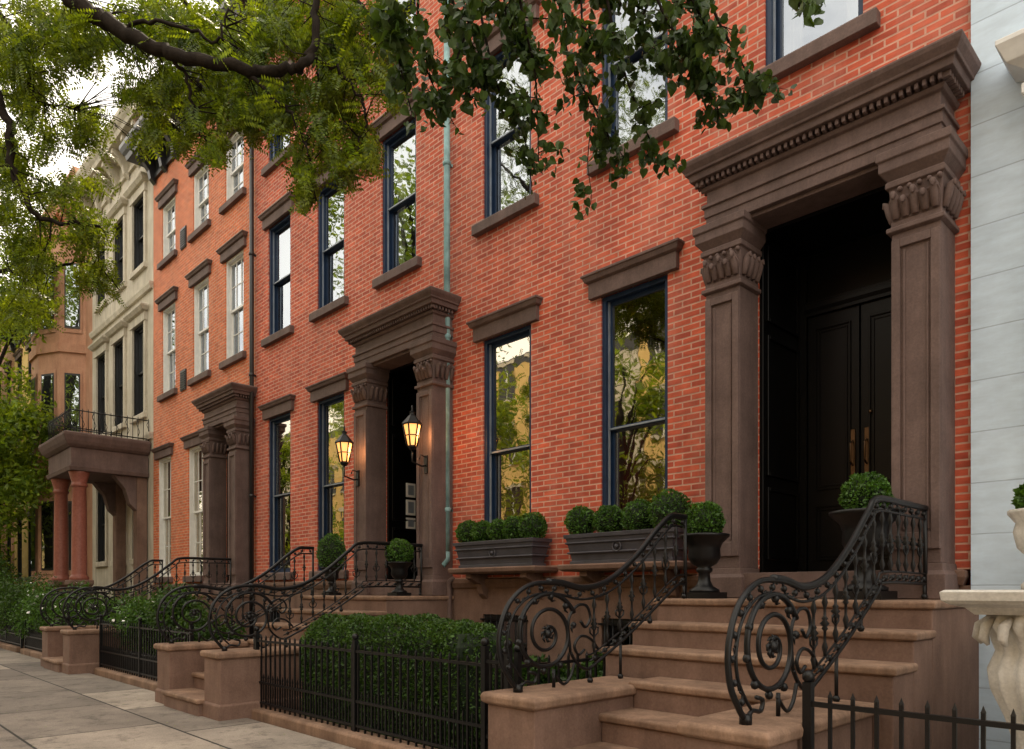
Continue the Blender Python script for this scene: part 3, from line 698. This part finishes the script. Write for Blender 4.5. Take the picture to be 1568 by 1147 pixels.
topiary((ux,uy,1.80),.09,H,'plant',900,size=.02)
# ------------------------------------------------------------------ opposite side of the street
def across(a,b,t,k):
    H=empty('opposite_house'); W=MB(); 
    W.box(a,b,-30,-20,GZ,t,k)
    n=max(2,int((b-a)/1.9))
    for fl in range(4):
        for j in range(n):
            c=a+(b-a)*(j+.5)/n; z0=1.8+fl*3.1
            if z0+1.8>t: continue
            W.box(c-.5,c+.5,-20.02,-19.97,z0,z0+1.8,'dark'); W.box(c-.6,c+.6,-20.0,-19.9,z0+1.8,z0+2.0,'cream'); W.box(c-.03,c+.03,-19.97,-19.95,z0,z0+1.8,'white'); W.box(c-.6,c+.6,-20.0,-19.9,z0-.12,z0,'cream')
    W.loft(a,b,-19.99,-20.3,[(t-.5,0),(t,.0)],'dark'); W.obj('walls',H)
xx=-60
for i in range(14):
    w=5.5+(i%3)*.5; across(xx,xx+w-.05,12.4+(i%2)*.8,['yellow','cream','yellow','terra','yellow'][i%5]); xx+=w
# ------------------------------------------------------------------ ground
def sheet(name,x0,x1,y0,y1,z,k,top=None):
    b=MB(); b.quad((x0,y0,z),(x1,y0,z),(x1,y1,z),(x0,y1,z),k); return b.obj(name)
sheet('ground',-600,600,-600,600,GZ-.16,'grd')
sheet('road',-600,600,-14.5,-6.75,GZ-.135,'asphalt')
b=MB(); b.box(-600,600,-6.6,-2.7,GZ-.3,GZ,'pave'); b.obj('sidewalk')
b=MB(); b.box(-600,600,-6.75,-6.6,GZ-.3,GZ-.003,'kerb'); b.obj('kerb')
b=MB(); b.box(-600,600,-20.2,-14.5,GZ-.3,GZ,'pave'); b.obj('opposite_sidewalk')
b=MB(); b.box(-600,600,-2.7,1.04,GZ-.3,GZ-.02,'soil'); b.obj('front_garden_ground')
b=MB()
for i in range(-30,10): b.box(i*3,i*3+1.5,-10.7,-10.58,GZ-.132,GZ-.128,'paint')
b.obj('road_markings')
# ------------------------------------------------------------------ trees
TH=math.radians(46); cT,sT=math.cos(TH),math.sin(TH)
def site(a,e,d):   # surveyed bearing/elevation/distance -> world position
    r=(a-784)/1130*d; return (r*cT-d*sT, -6+r*sT+d*cT, 1.4+(905-e)*d/1130)
H=empty('honey_locust_tree'); B=MB()
trunk=[(-9.4,-5.75,GZ-.05),(-9.35,-5.7,1.5),(-9.3,-5.6,3.2),(-9.2,-5.5,5.0),(-9.0,-5.3,7.2),(-8.8,-5.2,10.5)]
B.tube(catmull(trunk,5),[.2-.13*i/25 for i in range(26)],'bark',12)
limbs=[]
def limb(pts,r0,r1):
    c=catmull(pts,8); n=len(c); c=[tuple(np.array(p)+rng.normal(size=3)*.014) for p in c]
    B.tube(c,[r0+(r1-r0)*i/(n-1) for i in range(n)],'bark',8); limbs.append(np.array(c)); return c
limb([trunk[3],site(20,-60,6.9),site(110,0,6.6),site(175,40,6.5),site(260,80,6.4),site(370,107,6.3),site(440,108,6.3),site(478,85,6.3),site(486,0,6.4),site(500,-80,6.5)],.085,.022)
limb([trunk[3],site(-60,100,7.0),site(10,180,7.0),site(18,260,7.0),site(60,330,7.1),site(150,345,7.3)],.06,.014)
limb([trunk[4],site(120,-120,7.6),site(260,-20,7.8),site(330,60,7.8),site(400,140,7.8)],.05,.012)
limb([site(370,107,6.3),site(440,170,6.4),site(470,230,6.5),site(480,310,6.6)],.02,.006)
limb([site(260,80,6.4),site(290,130,6.5),site(300,190,6.6),site(330,235,6.7)],.018,.006)
limb([site(175,40,6.5),site(250,35,6.4),site(330,60,6.4),site(350,20,6.4)],.02,.008)
limb([site(478,85,6.3),site(530,120,6.4),site(560,180,6.5),site(540,250,6.5)],.018,.006)
limb([trunk[4],site(300,-150,7),site(480,-60,7),site(560,20,6.9),site(600,60,6.8)],.05,.01)
limb([trunk[2],site(-40,430,8),site(60,420,8),site(130,400,8.2),site(180,440,8.2)],.03,.006)
limb([trunk[3],site(-60,0,7.2),site(30,70,7.2),site(60,150,7.2),site(120,170,7.3)],.03,.008)
limb([trunk[4],(-10.5,-4.5,9.5),(-12,-4.4,11)],.06,.02); limb([trunk[4],(-8.6,-6.8,9.5),(-8,-8.5,10.5)],.06,.02)
clus=[(30,50,80,60,7.3,390),(120,60,80,60,7.4,390),(220,40,80,50,7.3,390),(320,45,80,50,7.2,410),(420,45,70,50,7.1,470),(510,50,60,55,7.0,450),(580,45,40,45,7.0,190),
 (60,140,80,40,7.5,250),(25,225,45,45,7.5,280),(130,200,50,40,7.6,200),(60,300,70,40,7.6,300),(30,380,45,45,7.9,250),(130,360,40,40,7.9,140),(155,425,35,35,8.2,120),(40,455,60,35,8.1,190),
 (240,135,60,40,7.2,270),(300,195,35,35,7.2,150),(330,235,22,22,7.0,60),(380,95,60,45,7.0,330),(420,180,50,45,6.95,340),(470,265,22,45,6.8,160),(530,135,50,50,6.9,360),(545,225,35,40,6.85,200),(500,205,40,50,6.85,230),(350,150,40,40,7.1,170),(230,200,30,40,7.4,70),(585,120,30,40,6.8,110)]
C=[];
for (a,e,ra,re,d,n) in clus:
    sub=[(a+rng.normal()*ra*.5,e+rng.normal()*re*.5,d+rng.normal()*.3) for _ in range(7)]
    for q in range(n):
        g=rng.normal(size=3)
        if rng.random()<.75:
            s_=sub[q%7]; C.append(site(s_[0]+g[0]*ra*.22,s_[1]+g[1]*re*.26,s_[2]+g[2]*.15))
        else: C.append(site(a+g[0]*ra*.5,e+g[1]*re*.5,d+g[2]*.4))
for (c,r,n) in (((-9.2,-5.8,10.8),1.9,1300),((-11.0,-5.0,10.8),1.7,1000),((-8.2,-7.6,10.2),1.8,900)):
    C+= [tuple(np.array(c)+v*r*rng.random()**.4) for v in unit(n)]
C=np.array(C); n=len(C)
ax=unit(n); ax[:,2]-=.6; ax/=np.linalg.norm(ax,axis=1)[:,None]; side=np.cross(ax,unit(n)); side/=np.linalg.norm(side,axis=1)[:,None]
LC=[];LU=[];LV=[]
for j in range(8):
    for sg in (-1,1):
        t=(j+.5)/8; ln=.19; c=C+ax*(t-.5)*ln+side*sg*.024+np.array([0,0,-.03])*t*t
        u=side*sg*.9+ax*.45; u/=np.linalg.norm(u,axis=1)[:,None]
        v=np.cross(u,np.cross(ax,side)+rng.normal(size=(n,3))*.25); v/=np.linalg.norm(v,axis=1)[:,None]
        sc=(.8+.4*rng.random(n))[:,None]*(1-.4*abs(t-.45)); LC.append(c);LU.append(u*.025*sc);LV.append(v*.0115*sc)
quads_mesh('foliage',np.concatenate(LC),np.concatenate(LU),np.concatenate(LV),'locust',H)
LP=np.concatenate(limbs)
for i in rng.choice(n,700,replace=False):
    p=C[i]; q=LP[np.argmin(((LP-p)**2).sum(1)+rng.random(len(LP))*.15)]
    if np.linalg.norm(p-q)<1.1:
        mdl=(p+q)/2+np.array([0,0,.06])+rng.normal(size=3)*.03; B.tube([tuple(q),tuple(mdl),tuple(p)],[.007,.004,.002],'bark',4)
B.obj('trunk_and_limbs',H)
H=empty('linden_tree'); B=MB(); limbs=[]
lt=[(1.3,-6.1,GZ-.05),(1.25,-6.05,1.6),(1.1,-6.0,3.2),(.8,-5.8,4.8),(.5,-5.5,6.6),(.3,-5.3,8.2)]
B.tube(catmull(lt,5),[.19-.12*i/25 for i in range(26)],'bark',12)
top=site(850,-250,4.3)
limb([lt[3],site(1180,-330,4.2),top,site(640,-160,4.4),site(520,-120,4.6)],.055,.015)
limb([lt[3],site(1300,-260,4),site(1240,-60,4),site(1225,10,4.0)],.03,.006)
tw=[[(650,-160),(640,20),(655,110),(695,190)],[(600,-140),(590,-20),(610,90),(635,190)],[(700,-180),(740,40),(765,140),(800,200),(815,285)],[(760,-210),(800,20),(820,120),(825,250)],
 [(850,-250),(860,20),(880,110),(925,190),(935,235)],[(880,-250),(930,0),(950,90),(985,190),(1015,255)],[(930,-270),(1000,-20),(1045,70),(1090,150),(1110,185)],[(1000,-290),(1080,-20),(1120,70),(1150,120),(1160,150)],
 [(820,-240),(840,-30),(905,50),(960,60)],[(980,-290),(1000,-40),(980,50),(1040,110)],[(700,-180),(690,-20),(720,60),(740,120)],[(620,-140),(600,0),(605,60)],[(900,-250),(890,-20),(905,150),(960,250)],[(1050,-300),(1080,0),(1060,80),(1085,130)],
 [(650,-160),(680,-20),(690,60),(720,150)],[(760,-210),(770,-20),(790,60),(850,80)],[(1000,-290),(1040,-60),(1070,20),(1100,60)],[(700,-180),(720,0),(700,90),(670,160)],[(760,-210),(740,-40),(780,20),(870,30)],[(880,-250),(900,-60),(960,0),(1020,30)]]
LC=[];
for t in tw:
    d0=4.2+rng.normal()*.25; pts=catmull([site(a,e,d0+.08*i) for i,(a,e) in enumerate(t)],8)
    B.tube(pts,[.011-.008*i/(len(pts)-1) for i in range(len(pts))],'bark',5)
    pts=np.array(pts); m=len(pts)
    for _ in range(8):
        i=int(m*(.35+.62*rng.random())); p=pts[i]; dr=unit(1)[0]; dr[2]=-abs(dr[2])*.6; e=p+dr*(.10+.12*rng.random())
        B.tube([tuple(p),tuple((p+e)/2+np.array([0,0,.02])),tuple(e)],[.004,.003,.0015],'bark',4)
        for q in range(15):
            s_=rng.random(); c=p+(e-p)*s_; off=unit(1)[0]*.05; off[2]-=.02; LC.append(c+off)
    for _ in range(46):
        i=min(m-1,int(m*(.28+.72*rng.random()))); p=pts[i]; off=unit(1)[0]*(.02+.06*rng.random()); off[2]-=.02
        LC.append(p+off)
        if rng.random()<.4: B.tube([tuple(p),tuple(p+off)],.0018,'bark',4)
B.tube(catmull([site(905,190,4.5),site(900,250,4.5),site(905,310,4.5),site(880,350,4.5)],6),[.004-.003*i/18 for i in range(19)],'bark',5)
for _ in range(26): 
    t=rng.random(); LC.append(np.array(site(903-10*t+rng.normal()*9,235+95*t+rng.normal()*5,4.5+rng.normal()*.02)))
for _ in range(2600):
    LC.append(np.array((.4,-5.4,7.0))+unit(1)[0]*1.9*rng.random()**.4)
for _ in range(60): LC.append(np.array(site(1240+rng.normal()*14,-5+rng.normal()*18,4+rng.normal()*.1)))
LC=np.array(LC); n=len(LC)
U=unit(n)*.8; U[:,2]-=.8; U/=np.linalg.norm(U,axis=1)[:,None]; V=np.cross(U,unit(n)); V/=np.linalg.norm(V,axis=1)[:,None]; Wn=np.cross(U,V)
s=(.017+.018*rng.random(n))[:,None]
shape=[(-.75,0,0),(-.95,.45,.1),(-.6,.85,.22),(0,.88,.22),(.6,.5,.1),(1.25,0,0),(.6,-.5,.1),(0,-.88,.22),(-.6,-.85,.22),(-.95,-.45,.1)]
vs=np.stack([LC+(U*a+V*b_+Wn*c_)*s for a,b_,c_ in shape],1).reshape(-1,3); k=len(shape)
me=bpy.data.meshes.new('foliage'); fs=[]
for i in range(n):
    o=i*k; fs.append((o,o+1,o+2,o+3,o+4,o+5)); fs.append((o,o+5,o+6,o+7,o+8,o+9))
me.from_pydata(vs.tolist(),[],fs); me.materials.append(M['linden']); o=bpy.data.objects.new('foliage',me); COL.objects.link(o); o.parent=H
B.obj('trunk_and_limbs',H)
def street_tree(x,y,h,r,n,size,name='street_tree',k='far',low=.35):
    H=empty(name); B=MB(); rs=np.random.default_rng(int(abs(x)*10))
    B.tube(catmull([(x,y,GZ-.1),(x+.1,y,h*.25),(x-.1,y+.1,h*.5),(x,y,h*.8)],5),[.2-.15*i/15 for i in range(16)],'bark',10)
    cs=[]
    for i in range(16):
        a=rs.uniform(0,6.28); zz=h*(low+(.95-low)*rs.random()); rr=r*(.3+.7*rs.random())*(1-.4*abs(zz/h-.6)); c=np.array([x+rr*math.cos(a),y+rr*math.sin(a),zz]); cs.append(c)
        B.tube(catmull([(x,y,zz*.65),tuple((c+np.array([x,y,zz*.9]))/2),tuple(c)],4),[.07-.055*j/8 for j in range(9)],'bark',6)
    P=[]
    for c in cs:
        m=n//16
        sub=c+rs.normal(size=(7,3))*r*.28
        for q in sub: P.append(q+rs.normal(size=(m//7,3))*r*.13)
    leaves_at(np.concatenate(P),size,k,'foliage',H,droop=.3,w=.45); B.obj('trunk_and_limbs',H)
street_tree(-25.5,-2.4,10.5,2.2,28000,.08,low=.22)
street_tree(-31,-3.2,10,2.6,24000,.09,low=.15)
street_tree(-37,-1.6,12,3.2,20000,.11,low=.2)
street_tree(-47,-1.5,13,4.0,18000,.14,low=.15)
street_tree(-17,-6.1,14,2.6,12000,.08,low=.5)
for x in (-58,-70,-84): street_tree(x,-2,14,5,12000,.2,low=.15)
for x,h in ((-10.5,10),(-16.3,10.5),(-19.5,8),(-24.4,11),(-34,13),(-43,12)): street_tree(x,-15.6,h,2.1,11000,.1,low=.3)
H=empty('distant_trees')
P=[]
for i in range(14):
    c=np.array([-95-rng.random()*20,-12+i*3.0,4+rng.random()*7]); P.append(c+rng.normal(size=(1500,3))*np.array([2,2,2.4]))
leaves_at(np.concatenate(P),.25,'far','foliage',H)
P=np.stack([rng.uniform(-14,1,160),rng.uniform(-5.5,-2.75,160),np.full(160,GZ+.008)],1)
U=unit(160); U[:,2]*=.1; V=np.cross(U,np.array([0,0,1.]))
quads_mesh('fallen_leaves',P,U*.015,V*.008,'locust')
# ------------------------------------------------------------------ light, world, camera
L=Vector((-.48,.34,.81)).normalized()   # sun behind the terrace: street front in open shade, far side of the street sunlit
sd=bpy.data.lights.new('sun','SUN'); sd.energy=5.0; sd.angle=math.radians(1); sd.color=(1,.84,.62)
so=bpy.data.objects.new('sun',sd); so.rotation_euler=(-L).to_track_quat('-Z','Y').to_euler(); COL.objects.link(so)
w=bpy.data.worlds.new('World'); S.world=w; w.use_nodes=True; nt=w.node_tree
bg=nt.nodes['Background']; sk=nt.nodes.new('ShaderNodeTexSky'); sk.sky_type='NISHITA'; sk.sun_disc=False
sk.sun_elevation=math.asin(L.z); sk.sun_rotation=math.atan2(L.x,L.y); sk.air_density=1.0; sk.dust_density=2.0; sk.ozone_density=1
tc=nt.nodes.new('ShaderNodeTexCoord')
cl=ramp(nt,noise(nt,stretch(nt,tc.outputs['Generated'],(1,1,2.5)),2.2,7,.6),[(.28,.4),(.56,.97)])
mm=mix(nt,sk.outputs[0],(19.0,17.4,15.0),cl,'MIX')
nt.links.new(mm,bg.inputs[0]); bg.inputs[1].default_value=.15
cd=bpy.data.cameras.new('camera'); cam=bpy.data.objects.new('camera',cd); COL.objects.link(cam); S.camera=cam
cam.location=(0,-6,1.4); cam.rotation_euler=(math.radians(90),0,math.radians(46)); cd.sensor_width=36; cd.lens=36*1130/1568; cd.shift_y=331.5/1568
cd.clip_end=2000; cd.clip_start=.05
